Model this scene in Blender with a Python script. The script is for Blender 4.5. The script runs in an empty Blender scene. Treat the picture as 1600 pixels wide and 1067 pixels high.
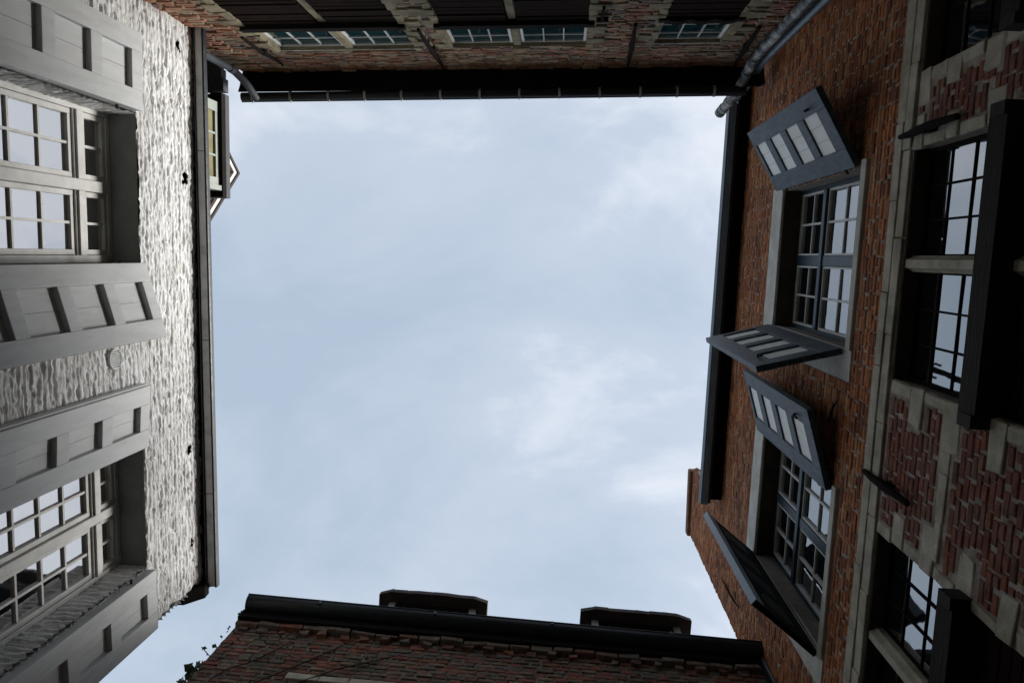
import bpy, bmesh, math, random
import numpy as np
from mathutils import Vector, Matrix
random.seed(7)
rng = np.random.default_rng(11)
sc = bpy.context.scene
C = sc.collection
EYE = 1.5            # eye height; every z below is measured from eye level

# ------------------------------------------------------------------ camera
FPX = 1220.0; VPX, VPY = 880.0, 401.0
fz = np.array([VPX-800.0, VPY-533.5, FPX]); fz /= np.linalg.norm(fz)
fx = np.array([1.0, 0, 0]) - fz[0]*fz; fx /= np.linalg.norm(fx)
fy = np.cross(fz, fx)
RC = np.array([fx, fy, fz])
def project(P):
    c = RC.T @ np.array([P[0], P[1], P[2]], float)
    return 800+FPX*c[0]/c[2], 533.5+FPX*c[1]/c[2]
cam = bpy.data.cameras.new('camera'); co = bpy.data.objects.new('camera', cam); C.objects.link(co)
cam.sensor_width = 36; cam.lens = FPX/1600*36; cam.clip_start = .05; cam.clip_end = 2000
M = Matrix.Identity(4)
for i in range(3):
    M[i][0] = RC[i][0]; M[i][1] = -RC[i][1]; M[i][2] = -RC[i][2]
M[0][3] = 0; M[1][3] = 0; M[2][3] = EYE
co.matrix_world = M
sc.camera = co

# ------------------------------------------------------------------ light
SUN_EL = math.radians(37); SUN_AZ = math.radians(12)      # azimuth from +X towards +Y
sd = Vector((math.cos(SUN_EL)*math.cos(SUN_AZ), math.cos(SUN_EL)*math.sin(SUN_AZ), math.sin(SUN_EL)))
sl = bpy.data.lights.new('sun', 'SUN'); sl.energy = 1.35; sl.angle = math.radians(24); sl.color = (1, .975, .94)
so = bpy.data.objects.new('sun', sl); C.objects.link(so); so.location = (0, 0, 30)
so.rotation_euler = sd.to_track_quat('Z', 'Y').to_euler()
w = bpy.data.worlds.new('World'); sc.world = w; w.use_nodes = True
nt = w.node_tree; nt.nodes.clear()
def N(nt, t, **k):
    n = nt.nodes.new(t)
    for a, b in k.items(): setattr(n, a, b)
    return n
out = N(nt, 'ShaderNodeOutputWorld'); bg = N(nt, 'ShaderNodeBackground')
sky = N(nt, 'ShaderNodeTexSky', sky_type='NISHITA'); sky.sun_disc = False
sky.sun_elevation = SUN_EL; sky.sun_rotation = math.pi/2 - SUN_AZ
tc = N(nt, 'ShaderNodeTexCoord')
sep = N(nt, 'ShaderNodeSeparateXYZ'); nt.links.new(tc.outputs['Generated'], sep.inputs[0])
mx = N(nt, 'ShaderNodeMath', operation='MAXIMUM'); mx.inputs[1].default_value = .12
nt.links.new(sep.outputs[2], mx.inputs[0])
dv = N(nt, 'ShaderNodeVectorMath', operation='DIVIDE')
cb = N(nt, 'ShaderNodeCombineXYZ')
for i in range(3): nt.links.new(mx.outputs[0], cb.inputs[i])
nt.links.new(tc.outputs['Generated'], dv.inputs[0]); nt.links.new(cb.outputs[0], dv.inputs[1])
mp = N(nt, 'ShaderNodeMapping'); mp.inputs['Rotation'].default_value = (0, 0, math.radians(40)); mp.inputs['Location'].default_value = (9.0, 9.0, 0); mp.inputs['Scale'].default_value = (1.0, 1.6, 1)
nt.links.new(dv.outputs[0], mp.inputs[0])
n1 = N(nt, 'ShaderNodeTexNoise'); n1.inputs['Scale'].default_value = 2.3; n1.inputs['Detail'].default_value = 9; n1.inputs['Roughness'].default_value = .58; n1.inputs['Distortion'].default_value = .35
n2 = N(nt, 'ShaderNodeTexNoise'); n2.inputs['Scale'].default_value = .8; n2.inputs['Detail'].default_value = 3
nt.links.new(mp.outputs[0], n1.inputs[0]); nt.links.new(mp.outputs[0], n2.inputs[0])
ad = N(nt, 'ShaderNodeMath', operation='MULTIPLY_ADD'); ad.inputs[1].default_value = .75
nt.links.new(n2.outputs[0], ad.inputs[0]); nt.links.new(n1.outputs[0], ad.inputs[2])
rp = N(nt, 'ShaderNodeValToRGB')
cr = rp.color_ramp
cr.elements[0].position = .64; cr.elements[0].color = (.315, .378, .45, 1)
cr.elements[1].position = 1.14; cr.elements[1].color = (.56, .585, .62, 1)
e = cr.elements.new(.88); e.color = (.40, .45, .515, 1)
gx = N(nt, 'ShaderNodeMath', operation='MULTIPLY_ADD'); gx.inputs[1].default_value = .36   # the cloud is thinner towards the sun
nt.links.new(sep.outputs[0], gx.inputs[0]); nt.links.new(ad.outputs[0], gx.inputs[2]); nt.links.new(gx.outputs[0], rp.inputs[0])
sc8 = N(nt, 'ShaderNodeVectorMath', operation='SCALE'); sc8.inputs['Scale'].default_value = 3.6
nt.links.new(rp.outputs[0], sc8.inputs[0])
mixs = N(nt, 'ShaderNodeMix', data_type='RGBA'); mixs.inputs[0].default_value = .9
nt.links.new(sky.outputs[0], mixs.inputs[6]); nt.links.new(sc8.outputs[0], mixs.inputs[7])
nt.links.new(mixs.outputs[2], bg.inputs[0]); bg.inputs[1].default_value = .094
nt.links.new(bg.outputs[0], out.inputs[0])
sc.view_settings.view_transform = 'Standard'; sc.view_settings.look = 'None'
sc.view_settings.exposure = 2.15; sc.view_settings.gamma = 1.0
sc.view_settings.use_curve_mapping = False
sc.render.engine = 'CYCLES'; sc.cycles.max_bounces = 8; sc.cycles.diffuse_bounces = 5

# ------------------------------------------------------------------ materials
def mat(name, col, rough=.8, col2=None, nscale=8, bump=0, bscale=40, spec=.3, attr=None, metallic=0, stain=None, stain_amt=0, stretch=(1, 1, 1), ior=None, sscale=2.0):
    m = bpy.data.materials.new(name); m.use_nodes = True; t = m.node_tree; b = t.nodes['Principled BSDF']
    b.inputs['Roughness'].default_value = rough; b.inputs['Metallic'].default_value = metallic
    b.inputs['Specular IOR Level'].default_value = spec
    if ior: b.inputs['IOR'].default_value = ior; b.inputs['Specular IOR Level'].default_value = .5
    geo = N(t, 'ShaderNodeNewGeometry'); mp = N(t, 'ShaderNodeMapping'); mp.inputs['Scale'].default_value = stretch
    t.links.new(geo.outputs['Position'], mp.inputs[0])
    no = N(t, 'ShaderNodeTexNoise'); no.inputs['Scale'].default_value = nscale; no.inputs['Detail'].default_value = 6; no.inputs['Roughness'].default_value = .6
    t.links.new(mp.outputs[0], no.inputs[0])
    if attr:                                     # several brick tones picked by the attribute "tone"
        at = N(t, 'ShaderNodeAttribute', attribute_name='tone')
        r = N(t, 'ShaderNodeValToRGB'); r.color_ramp.interpolation = 'LINEAR'
        els = r.color_ramp.elements
        els[0].position = 0; els[0].color = (*attr[0], 1); els[1].position = 1; els[1].color = (*attr[-1], 1)
        for i, c in enumerate(attr[1:-1]): x = els.new((i+1)/(len(attr)-1)); x.color = (*c, 1)
        t.links.new(at.outputs['Fac'], r.inputs[0]); base = r.outputs[0]
        mr = N(t, 'ShaderNodeMapRange'); mr.inputs[1].default_value = .3; mr.inputs[2].default_value = .7; mr.inputs[3].default_value = .55; mr.inputs[4].default_value = 1.25
        t.links.new(no.outputs[0], mr.inputs[0])
        mu = N(t, 'ShaderNodeVectorMath', operation='SCALE'); t.links.new(base, mu.inputs[0]); t.links.new(mr.outputs[0], mu.inputs['Scale']); base = mu.outputs[0]
    else:
        mi = N(t, 'ShaderNodeMix', data_type='RGBA'); mi.inputs[6].default_value = (*col, 1); mi.inputs[7].default_value = (*(col2 or tuple(c*.8 for c in col)), 1)
        mr = N(t, 'ShaderNodeMapRange'); mr.inputs[1].default_value = .35; mr.inputs[2].default_value = .65
        t.links.new(no.outputs[0], mr.inputs[0]); t.links.new(mr.outputs[0], mi.inputs[0]); base = mi.outputs[2]
    if stain:
        ns = N(t, 'ShaderNodeTexNoise'); ns.inputs['Scale'].default_value = sscale; ns.inputs['Detail'].default_value = 8; ns.inputs['Roughness'].default_value = .65
        t.links.new(mp.outputs[0], ns.inputs[0])
        mr2 = N(t, 'ShaderNodeMapRange'); mr2.inputs[1].default_value = .48; mr2.inputs[2].default_value = .72; mr2.inputs[4].default_value = stain_amt
        t.links.new(ns.outputs[0], mr2.inputs[0])
        m2 = N(t, 'ShaderNodeMix', data_type='RGBA'); m2.inputs[7].default_value = (*stain, 1)
        t.links.new(base, m2.inputs[6]); t.links.new(mr2.outputs[0], m2.inputs[0]); base = m2.outputs[2]
    t.links.new(base, b.inputs['Base Color'])
    if bump:
        nb = N(t, 'ShaderNodeTexNoise'); nb.inputs['Scale'].default_value = bscale; nb.inputs['Detail'].default_value = 5
        t.links.new(mp.outputs[0], nb.inputs[0])
        bp = N(t, 'ShaderNodeBump'); bp.inputs['Strength'].default_value = bump; bp.inputs['Distance'].default_value = .01
        t.links.new(nb.outputs[0], bp.inputs['Height']); t.links.new(bp.outputs[0], b.inputs['Normal'])
    return m
MT = {}
MT['whitewash'] = mat('whitewashed_brick', (.78, .78, .77), .85, (.66, .66, .65), 9, .35, 90, stain=(.42, .40, .35), stain_amt=.55, sscale=5)
MT['pale_plaster'] = mat('pale_plaster', (.62, .60, .54), .85, (.45, .43, .38), 6, .25, 60, stain=(.25, .23, .18), stain_amt=.4)
MT['white_paint'] = mat('white_shutter_paint', (.59, .595, .585), .5, (.53, .54, .53), 4, .15, 90, stain=(.36, .355, .32), stain_amt=.45, sscale=3, stretch=(4, 4, .8))
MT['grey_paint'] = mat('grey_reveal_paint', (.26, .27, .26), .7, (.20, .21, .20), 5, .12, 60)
MT['cream_frame'] = mat('cream_window_paint', (.64, .635, .60), .5, (.53, .525, .49), 8, .08, 80, stain=(.32, .30, .24), stain_amt=.3)
MT['board_white'] = mat('white_board_paint', (.90, .90, .86), .6, (.84, .85, .80), 9, .08, 80, stain=(.5, .48, .4), stain_amt=.2, sscale=6)
MT['blue_paint'] = mat('weathered_blue_paint', (.050, .075, .095), .5, (.028, .044, .060), 7, .4, 60, spec=.22, stain=(.13, .16, .18), stain_amt=.5, sscale=4, stretch=(3.2, 3.2, 1))
MT['dark_blue'] = mat('dark_blue_frame_paint', (.022, .045, .062), .4, (.015, .032, .046), 7, .05, 60, spec=.22)
MT['dull_green_frame'] = mat('dull_green_grey_paint', (.30, .32, .28), .6, (.24, .26, .23), 7, .1, 60)
MT['shaded_boards'] = mat('shade_dark_boards', (.05, .048, .045), .8, (.03, .028, .026), 7, .3, 60, spec=.15)  # dark tone puts the shade of the last shutter's face into its boards
MT['gutter_blue'] = mat('blue_grey_gutter_paint', (.15, .20, .24), .4, (.11, .15, .19), 4, .06, 40, spec=.5)
MT['grey_zinc'] = mat('grey_zinc', (.46, .46, .45), .55, (.36, .36, .35), 6, .12, 50, spec=.5, stain=(.07, .07, .07), stain_amt=.6, sscale=5)
MT['old_zinc'] = mat('flaking_pipe_paint', (.05, .062, .068), .45, (.03, .036, .04), 9, .6, 40, spec=.4, stain=(.65, .66, .63), stain_amt=1.1, sscale=7)
MT['lead'] = mat('dull_lead_pipe', (.06, .07, .08), .7, (.04, .048, .055), 9, .2, 40, spec=.3)
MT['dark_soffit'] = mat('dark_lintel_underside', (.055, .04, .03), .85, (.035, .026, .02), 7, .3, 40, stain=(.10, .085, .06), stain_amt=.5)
MT['dull_plaster'] = mat('dirty_reveal_plaster', (.25, .22, .18), .9, (.16, .14, .11), 7, .3, 40, stain=(.08, .07, .05), stain_amt=.6)
MT['black_gutter'] = mat('dark_gutter_metal', (.016, .020, .024), .38, (.010, .012, .014), 6, .2, 30, spec=.3, stain=(.035, .028, .026), stain_amt=.4)
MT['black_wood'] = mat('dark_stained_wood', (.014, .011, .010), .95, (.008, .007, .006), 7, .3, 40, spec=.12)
MT['brown_wood'] = mat('dark_brown_boards', (.018, .010, .007), .95, (.010, .006, .005), 6, .3, 40, spec=.05, stain=(.04, .028, .018), stain_amt=.5, sscale=6)
MT['hood_wood'] = mat('tarred_hood_board', (.032, .026, .022), .8, (.016, .013, .012), 5, .5, 30, spec=.2, stain=(.07, .055, .045), stain_amt=.5, sscale=5, stretch=(1, .25, 3))
MT['iron'] = mat('rusty_black_iron', (.010, .009, .009), .9, (.018, .012, .010), 12, .3, 50, spec=.05)
MT['stone'] = mat('weathered_cream_stone', (.54, .49, .39), .85, (.34, .31, .23), 5, .5, 45, stain=(.15, .13, .09), stain_amt=.6, sscale=4)
MT['stone_yellow'] = mat('weathered_yellow_stone', (.31, .26, .165), .9, (.20, .175, .11), 5, .6, 45, stain=(.10, .095, .05), stain_amt=.75, sscale=5)
MT['mortar'] = mat('lime_mortar', (.44, .39, .33), .95, (.22, .17, .13), 11, .6, 60, stain=(.13, .09, .06), stain_amt=.9, sscale=7)
MT['mortar_dark'] = mat('dirty_mortar', (.20, .16, .12), .95, (.10, .075, .06), 11, .6, 60, stain=(.30, .27, .22), stain_amt=.6, sscale=9)
MT['mortar_grey'] = mat('grey_mortar', (.46, .41, .33), .95, (.2, .18, .14), 11, .6, 60, stain=(.08, .08, .05), stain_amt=.7, sscale=5)
MT['brick_orange'] = mat('orange_brick', None or (.3, .1, .05), .9, nscale=13, bump=.5, bscale=60, attr=[(.17, .065, .035), (.38, .125, .045), (.45, .17, .06), (.30, .095, .04), (.50, .26, .12), (.24, .085, .045)], stain=(.08, .05, .035), stain_amt=.65, sscale=1.6)
MT['brick_red'] = mat('dark_red_brick', (.2, .06, .05), .9, nscale=13, bump=.6, bscale=60, attr=[(.12, .05, .04), (.22, .075, .045), (.27, .095, .05), (.18, .06, .045), (.25, .12, .07), (.11, .055, .05)], stain=(.30, .25, .20), stain_amt=.35, sscale=6)
MT['brick_mixed'] = mat('mossy_mixed_brick', (.2, .1, .07), .9, nscale=13, bump=.6, bscale=60, attr=[(.22, .13, .09), (.34, .14, .09), (.40, .28, .17), (.25, .19, .13), (.38, .16, .09), (.42, .33, .22), (.17, .13, .12)], stain=(.12, .11, .06), stain_amt=.6, sscale=3)
MT['brick_brown'] = mat('brown_red_brick', (.2, .08, .06), .9, nscale=13, bump=.6, bscale=60, attr=[(.12, .075, .055), (.20, .085, .06), (.26, .10, .065), (.17, .12, .085), (.13, .12, .10), (.22, .15, .10)], stain=(.05, .048, .035), stain_amt=.7, sscale=3)
MT['tile'] = mat('dark_roof_tile', (.055, .04, .035), .85, (.03, .024, .022), 6, .4, 30)
MT['slate'] = mat('dark_slate', (.03, .032, .035), .6, (.02, .02, .022), 6, .3, 30)
MT['cobble'] = mat('grey_paving', (.22, .21, .19), .9, (.14, .135, .12), 6, .4, 30)
MT['leaf'] = mat('ivy_leaf', (.035, .06, .02), .5, (.02, .04, .015), 9, .1, 30, spec=.5)
MT['leaf_yellow'] = mat('yellow_green_leaf', (.20, .22, .03), .5, (.13, .16, .03), 9, .1, 30)
MT['stem'] = mat('ivy_stem', (.05, .035, .025), .9)
MT['yellow_pane'] = mat('dormer_pane_yellow', (.24, .21, .10), .9, (.16, .14, .07), 8)  # mottled yellow for the dormer panes
def glassmat(name, col, ior, rough=.03):
    m = mat(name, col, rough, ior=ior, nscale=3); b = m.node_tree.nodes['Principled BSDF']
    t = m.node_tree
    geo = N(t, 'ShaderNodeNewGeometry'); nb = N(t, 'ShaderNodeTexNoise'); nb.inputs['Scale'].default_value = 3.5; nb.inputs['Detail'].default_value = 2
    t.links.new(geo.outputs['Position'], nb.inputs[0])
    bp = N(t, 'ShaderNodeBump'); bp.inputs['Strength'].default_value = .035; bp.inputs['Distance'].default_value = .05
    t.links.new(nb.outputs[0], bp.inputs['Height']); t.links.new(bp.outputs[0], b.inputs['Normal'])
    return m
MT['glass'] = glassmat('old_window_glass', (.008, .010, .012), 4.5)
MT['glass_bright'] = glassmat('bright_window_glass', (.012, .014, .016), 7.0)
MT['glass_teal'] = glassmat('dark_window_glass', (.018, .058, .066), 2.2)

# ------------------------------------------------------------------ mesh helpers
class MB:
    def __init__(s): s.v = []; s.f = []; s.t = []
    def quad(s, a, b, c, d, tone=.5):
        i = len(s.v); s.v += [a, b, c, d]; s.f.append((i, i+1, i+2, i+3)); s.t.append(tone)
    def hexa(s, p, tone=.5):              # 8 points: 0-3 one end ring, 4-7 the other
        i = len(s.v); s.v += p
        for q in ((0, 1, 2, 3), (7, 6, 5, 4), (0, 4, 5, 1), (1, 5, 6, 2), (2, 6, 7, 3), (3, 7, 4, 0)):
            s.f.append(tuple(i+k for k in q)); s.t.append(tone)
    def poly(s, pts, tone=.5):
        i = len(s.v); s.v += pts; s.f.append(tuple(range(i, i+len(pts)))); s.t.append(tone)
    def tube(s, pts, r, n=12, caps=True, tone=.5):
        pts = [Vector(p) for p in pts]; rs = r if isinstance(r, (list, tuple)) else [r]*len(pts)
        base = len(s.v); up = None
        for k, p in enumerate(pts):
            d = (pts[min(k+1, len(pts)-1)]-pts[max(k-1, 0)]).normalized()
            if up is None: up = d.orthogonal().normalized()
            up = (up - d*up.dot(d)).normalized(); sd_ = d.cross(up)
            for j in range(n):
                a = 2*math.pi*j/n; s.v.append(tuple(p+(up*math.cos(a)+sd_*math.sin(a))*rs[k]))
        for k in range(len(pts)-1):
            for j in range(n):
                a = base+k*n+j; b = base+k*n+(j+1) % n
                s.f.append((a, b, b+n, a+n)); s.t.append(tone)
        if caps:
            s.f.append(tuple(base+j for j in range(n))); s.t.append(tone)
            e_ = base+(len(pts)-1)*n; s.f.append(tuple(e_+j for j in range(n))); s.t.append(tone)
    def mesh(s, name, recalc=True):
        me = bpy.data.meshes.new(name); me.from_pydata([tuple(p) for p in s.v], [], s.f); me.update()
        a = me.attributes.new('tone', 'FLOAT', 'FACE'); a.data.foreach_set('value', np.array(s.t, dtype=np.float32))
        if recalc:
            bm = bmesh.new(); bm.from_mesh(me); bmesh.ops.recalc_face_normals(bm, faces=bm.faces); bm.to_mesh(me); bm.free()
        return me
def link(name, me, m, parent=None, bevel=0, smooth=False, kind=None, label=None):
    o = bpy.data.objects.new(name, me); C.objects.link(o)
    if m: 
        if not me.materials: me.materials.append(m)
    if parent: o.parent = parent
    if bevel:
        b = o.modifiers.new('bevel', 'BEVEL'); b.width = bevel; b.segments = 2; b.limit_method = 'ANGLE'; b.angle_limit = math.radians(40)
    if smooth:
        for p in me.polygons: p.use_smooth = True
    if kind: o['kind'] = kind
    if label: o['label'] = label
    return o

class House:
    """local frame: x = s along the wall, off = distance into the courtyard from the wall plane, z from eye level"""
    def __init__(h, name, label, cat, O, ang, s_mid):
        a = math.radians(ang); t = (math.cos(a), math.sin(a)); m = (-t[1], t[0])
        h.sg = 1 if (m[0]*-O[0]+m[1]*-O[1]) > 0 else -1
        h.e = bpy.data.objects.new(name, None); C.objects.link(h.e)
        h.e.location = (O[0], O[1], 0); h.e.rotation_euler = (0, 0, a); h.e['label'] = label; h.e['category'] = cat
        h.t = t; h.n = (m[0]*h.sg, m[1]*h.sg); h.O = O
    def p(h, s, o, z): return (s, h.sg*o, z+EYE)
    def world(h, s, o, z): return (h.O[0]+h.t[0]*s+h.n[0]*o, h.O[1]+h.t[1]*s+h.n[1]*o, z)
    def px(h, s, o, z): return project(h.world(s, o, z))
    def box(h, mb, s0, s1, o0, o1, z0, z1, tone=.5, j=0):
        r = (lambda: random.uniform(-j, j)) if j else (lambda: 0)
        P = [(s0, o0, z0), (s1, o0, z0), (s1, o1, z0), (s0, o1, z0), (s0, o0, z1), (s1, o0, z1), (s1, o1, z1), (s0, o1, z1)]
        mb.hexa([h.p(a+r(), b+r(), c+r()) for a, b, c in P], tone)
    def add(h, name, mb, m, parent=None, **k):
        return link(name, mb.mesh(name), MT[m], parent or h.e, **k)
    def part(h, name, m, s0, s1, o0, o1, z0, z1, parent=None, j=0, **k):
        mb = MB(); h.box(mb, s0, s1, o0, o1, z0, z1, random.random(), j); return h.add(name, mb, m, parent, **k)

def wall_core(h, name, m, s0, s1, z0, z1, holes, depth=.35, reveal=.22, off=0, revmat=None, kind=None, skip_front=False, sofmat=None):
    mb = MB()
    ss = sorted({s0, s1, *[x for a in holes for x in a[:2]]}); zs = sorted({z0, z1, *[x for a in holes for x in a[2:4]]})
    ss = [x for x in ss if s0 <= x <= s1]; zs = [x for x in zs if z0 <= x <= z1]
    if not skip_front:
        for a, b in zip(ss, ss[1:]):
            for c, d in zip(zs, zs[1:]):
                cs, cz = (a+b)/2, (c+d)/2
                if any(x[0] < cs < x[1] and x[2] < cz < x[3] for x in holes): continue
                mb.quad(h.p(a, off, c), h.p(b, off, c), h.p(b, off, d), h.p(a, off, d))
    for o_ in (-depth,):
        for a, b in zip(ss, ss[1:]):
            for c, d in zip(zs, zs[1:]):
                mb.quad(h.p(a, o_, c), h.p(a, o_, d), h.p(b, o_, d), h.p(b, o_, c))
    for s in (s0, s1): mb.quad(h.p(s, off, z0), h.p(s, off, z1), h.p(s, -depth, z1), h.p(s, -depth, z0))
    mb.quad(h.p(s0, off, z1), h.p(s1, off, z1), h.p(s1, -depth, z1), h.p(s0, -depth, z1))
    w_ = link(name, mb.mesh(name, False), MT[m], h.e, kind=kind)
    for a in holes:
        mb = MB(); q = a[:4]; r = reveal
        mb.quad(h.p(q[0], off, q[2]), h.p(q[0], off, q[3]), h.p(q[0], -r, q[3]), h.p(q[0], -r, q[2]))
        mb.quad(h.p(q[1], off, q[2]), h.p(q[1], off, q[3]), h.p(q[1], -r, q[3]), h.p(q[1], -r, q[2]))
        mb.quad(h.p(q[0], off, q[2]), h.p(q[1], off, q[2]), h.p(q[1], -r, q[2]), h.p(q[0], -r, q[2]))
        mb.quad(h.p(q[0], off, q[3]), h.p(q[1], off, q[3]), h.p(q[1], -r, q[3]), h.p(q[0], -r, q[3]))
        mb.quad(h.p(q[0], -r, q[2]), h.p(q[1], -r, q[2]), h.p(q[1], -r, q[3]), h.p(q[0], -r, q[3]))
        link('window_reveal', mb.mesh('window_reveal', False), MT[revmat or m], h.e)
    for a in holes:
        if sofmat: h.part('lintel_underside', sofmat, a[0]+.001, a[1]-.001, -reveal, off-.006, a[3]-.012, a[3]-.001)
    return w_

# ---- bricks: one small chamfered block, used for single bricks and for joined brickwork
def brick_pts(L, Hh, D, cf, j):
    r = lambda: random.uniform(-j, j)
    a, b = L/2, Hh/2
    ring = lambda x, y, z: [(-x+r(), y, -z+r()), (x+r(), y, -z+r()), (x+r(), y, z+r()), (-x+r(), y, z+r())]
    return ring(a, -D, b)+ring(a, -cf, b)+[(p[0], p[1]+random.uniform(-j, j)*.7, p[2]) for p in ring(a-cf, 0, b-cf)]
BF = [(8, 9, 10, 11)]+[(4+i, 4+(i+1) % 4, 8+(i+1) % 4, 8+i) for i in range(4)]+[(i, (i+1) % 4, 4+(i+1) % 4, 4+i) for i in range(4)]
def lay_bricks(h, groups, inside, s0, s1, z0, z1, holes, pitch=.056, lens=(.175, .098), n_single=300, proud=.012, jit=.0035, jh=.008, jv=.013):
    """groups: function (s,z)->material key; single bricks are parts, the rest is joined"""
    joint = jv; rows = int((z1-z0)/pitch); allb = []
    for r in range(rows):
        zc = z1-(r+.5)*pitch; x = s0-(r % 2)*(lens[0]+lens[1])/2*1.0-random.uniform(0, .012); k = 0
        while x < s1:
            L = lens[k % 2]*random.uniform(.93, 1.06); k += 1
            a, b = max(x, s0), min(x+L-joint*random.choice((.35, .6, .9, 1.5)), s1); x += L
            segs = [(a, b)]
            for q in holes:
                if q[2]-pitch*.35 < zc < q[3]+pitch*.35:
                    ns = []
                    for c, d in segs:
                        if d <= q[0] or c >= q[1]: ns.append((c, d)); continue
                        if c < q[0]: ns.append((c, q[0]-.004))
                        if d > q[1]: ns.append((q[1]+.004, d))
                    segs = ns
            for c, d in segs:
                if d-c > .03 and inside((c+d)/2, zc): allb.append(((c+d)/2, zc, d-c))
    vis = []
    for i, (s, z, L) in enumerate(allb):
        if z > 2.0:
            px, py = h.px(s, 0, z)
            if -5 < px < 1605 and -5 < py < 1072: vis.append((z, i))
    vis.sort(); single = {i for _, i in vis[:n_single]}
    bulk = {}; variants = {}
    for i, (s, z, L) in enumerate(allb):
        g = groups(s, z); o = random.uniform(0, proud)
        if i in single:
            key = (round(L/.02), g, random.randrange(5))
            if key not in variants:
                me = bpy.data.meshes.new('brick'); P = brick_pts(key[0]*.02-.004, pitch-jh, .03, .006, jit)
                me.from_pydata([(p[0], p[1]*h.sg, p[2]) for p in P], [], BF)
                at = me.attributes.new('tone', 'FLOAT', 'FACE'); at.data.foreach_set('value', np.full(len(BF), random.random(), dtype=np.float32))
                me.materials.append(MT[g]); variants[key] = me
            b = bpy.data.objects.new('brick', variants[key]); C.objects.link(b); b.parent = h.e; b.location = h.p(s, .004+o, z)
            b.rotation_euler = (0, random.uniform(-.012, .012), 0)
        else:
            v, f, t = bulk.setdefault(g, ([], [], []))
            base = len(v); tn = random.random()
            for p in brick_pts(L, pitch-jh, .03, .006, jit): v.append((s+p[0], h.sg*(.004+o+p[1]), z+p[2]+EYE))
            for q in BF: f.append(tuple(base+k for k in q)); t.append(tn)
    for g, (v, f, t) in bulk.items():
        me = bpy.data.meshes.new('brickwork'); me.from_pydata(v, [], f)
        at = me.attributes.new('tone', 'FLOAT', 'FACE'); at.data.foreach_set('value', np.array(t, dtype=np.float32))
        link('brickwork', me, MT[g], h.e, kind='stuff')

def shutter(h, m_frame, m_board, hinge, outer, z0, z1, rails, stile, recess, t=.045, nb=3, label=None):
    ds, do = outer[0]-hinge[0], outer[1]-hinge[1]; wd = math.hypot(ds, do); H_ = z1-z0
    mb = MB()
    def bx(x0, x1, y0, y1, a, b): mb.hexa([(x0, y0, a), (x1, y0, a), (x1, y1, a), (x0, y1, a), (x0, y0, b), (x1, y0, b), (x1, y1, b), (x0, y1, b)])
    bx(0, stile, -t/2, t/2, 0, H_); bx(wd-stile, wd, -t/2, t/2, 0, H_)
    for a, b in rails: bx(stile, wd-stile, -t/2+.0015, t/2-.0015, a, b)
    o = link('shutter', mb.mesh('shutter'), MT[m_frame], h.e, bevel=.004, label=label)
    o.location = h.p(hinge[0], hinge[1], z0); o.rotation_euler = (0, 0, math.atan2(h.sg*do, ds))
    bw = (wd-2*stile+.02)/nb; tb = t/2-recess
    for k in range(nb):
        mb = MB(); x0 = stile-.01+k*bw; e_ = random.uniform(-.001, .001)
        a, b, c, d = x0+.0012, x0+bw-.0012, -tb+e_, tb+e_
        mb.hexa([(a, c, .02), (b, c, .02), (b, d, .02), (a, d, .02), (a, c, H_-.02), (b, c, H_-.02), (b, d, H_-.02), (a, d, H_-.02)])
        link('board', mb.mesh('board'), MT[m_board], o)
    return o, wd

def strap(parent, x0, x1, z, y, m='iron', w_=.03):
    mb = MB(); mb.hexa([(x0, y-.004, z), (x1, y-.004, z+.006), (x1, y+.004, z+.006), (x0, y+.004, z), (x0, y-.004, z+w_), (x1, y-.004, z+w_-.006), (x1, y+.004, z+w_-.006), (x0, y+.004, z+w_)])
    return link('hinge', mb.mesh('hinge'), MT[m], parent)

def panes(h, parent, s0, s1, z0, z1, cols, rows_z, off, m='glass', bar_m='cream_frame', bar=.016, barp=.012, tilt=.006):
    """leaded or barred light: panes and glazing bars; rows_z = z of the horizontal bars"""
    zs = [z0]+sorted(rows_z)+[z1]; ws = (s1-s0)/cols
    for i in range(cols):
        for a, b in zip(zs, zs[1:]):
            mb = MB(); c, d = s0+i*ws, s0+(i+1)*ws
            e1, e2 = random.uniform(-tilt, tilt)*ws*.5, random.uniform(-tilt, tilt)*(b-a)*.5
            P = [(c, off+e1+e2, a), (d, off-e1+e2, a), (d, off-e1-e2, b), (c, off+e1-e2, b)]
            mb.hexa([h.p(*q) for q in P]+[h.p(q[0], q[1]-.006, q[2]) for q in P])
            h.add('pane', mb, m, parent)
    for i in range(1, cols):
        x = s0+i*ws; h.part('glazing_bar', bar_m, x-bar/2, x+bar/2, off-.004, off+barp, z0, z1, parent)
    for z in zs[1:-1]:
        h.part('glazing_bar', bar_m, s0, s1, off-.005, off+barp-.002, z-bar/2, z+bar/2, parent)

# ================================================================== the setting
mb = MB(); S = 60
mb.quad((-S, -S, 0), (S, -S, 0), (S, S, 0), (-S, S, 0)); g = link('ground', mb.mesh('ground'), MT['cobble'], kind='structure')
# paving setts inside the courtyard
mb = MB()
x = -3.1
k = 0
while x < 1.95:
    y = -1.85+(k % 2)*.09
    while y < 3.4:
        a, b = x+.006, x+.116; c, d = y+.006, y+.186; zt = .025+random.uniform(-.004, .004)
        mb.hexa([(a, c, -.02), (b, c, -.02), (b, d, -.02), (a, d, -.02), (a+.008, c+.008, zt), (b-.008, c+.008, zt), (b-.008, d-.008, zt), (a+.008, d-.008, zt)])
        y += .19
    x += .122; k += 1
o = link('paving', mb.mesh('paving'), MT['cobble']); o['kind'] = 'stuff'; o['label'] = 'grey stone setts paving the courtyard floor'; o['category'] = 'paving'

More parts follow.
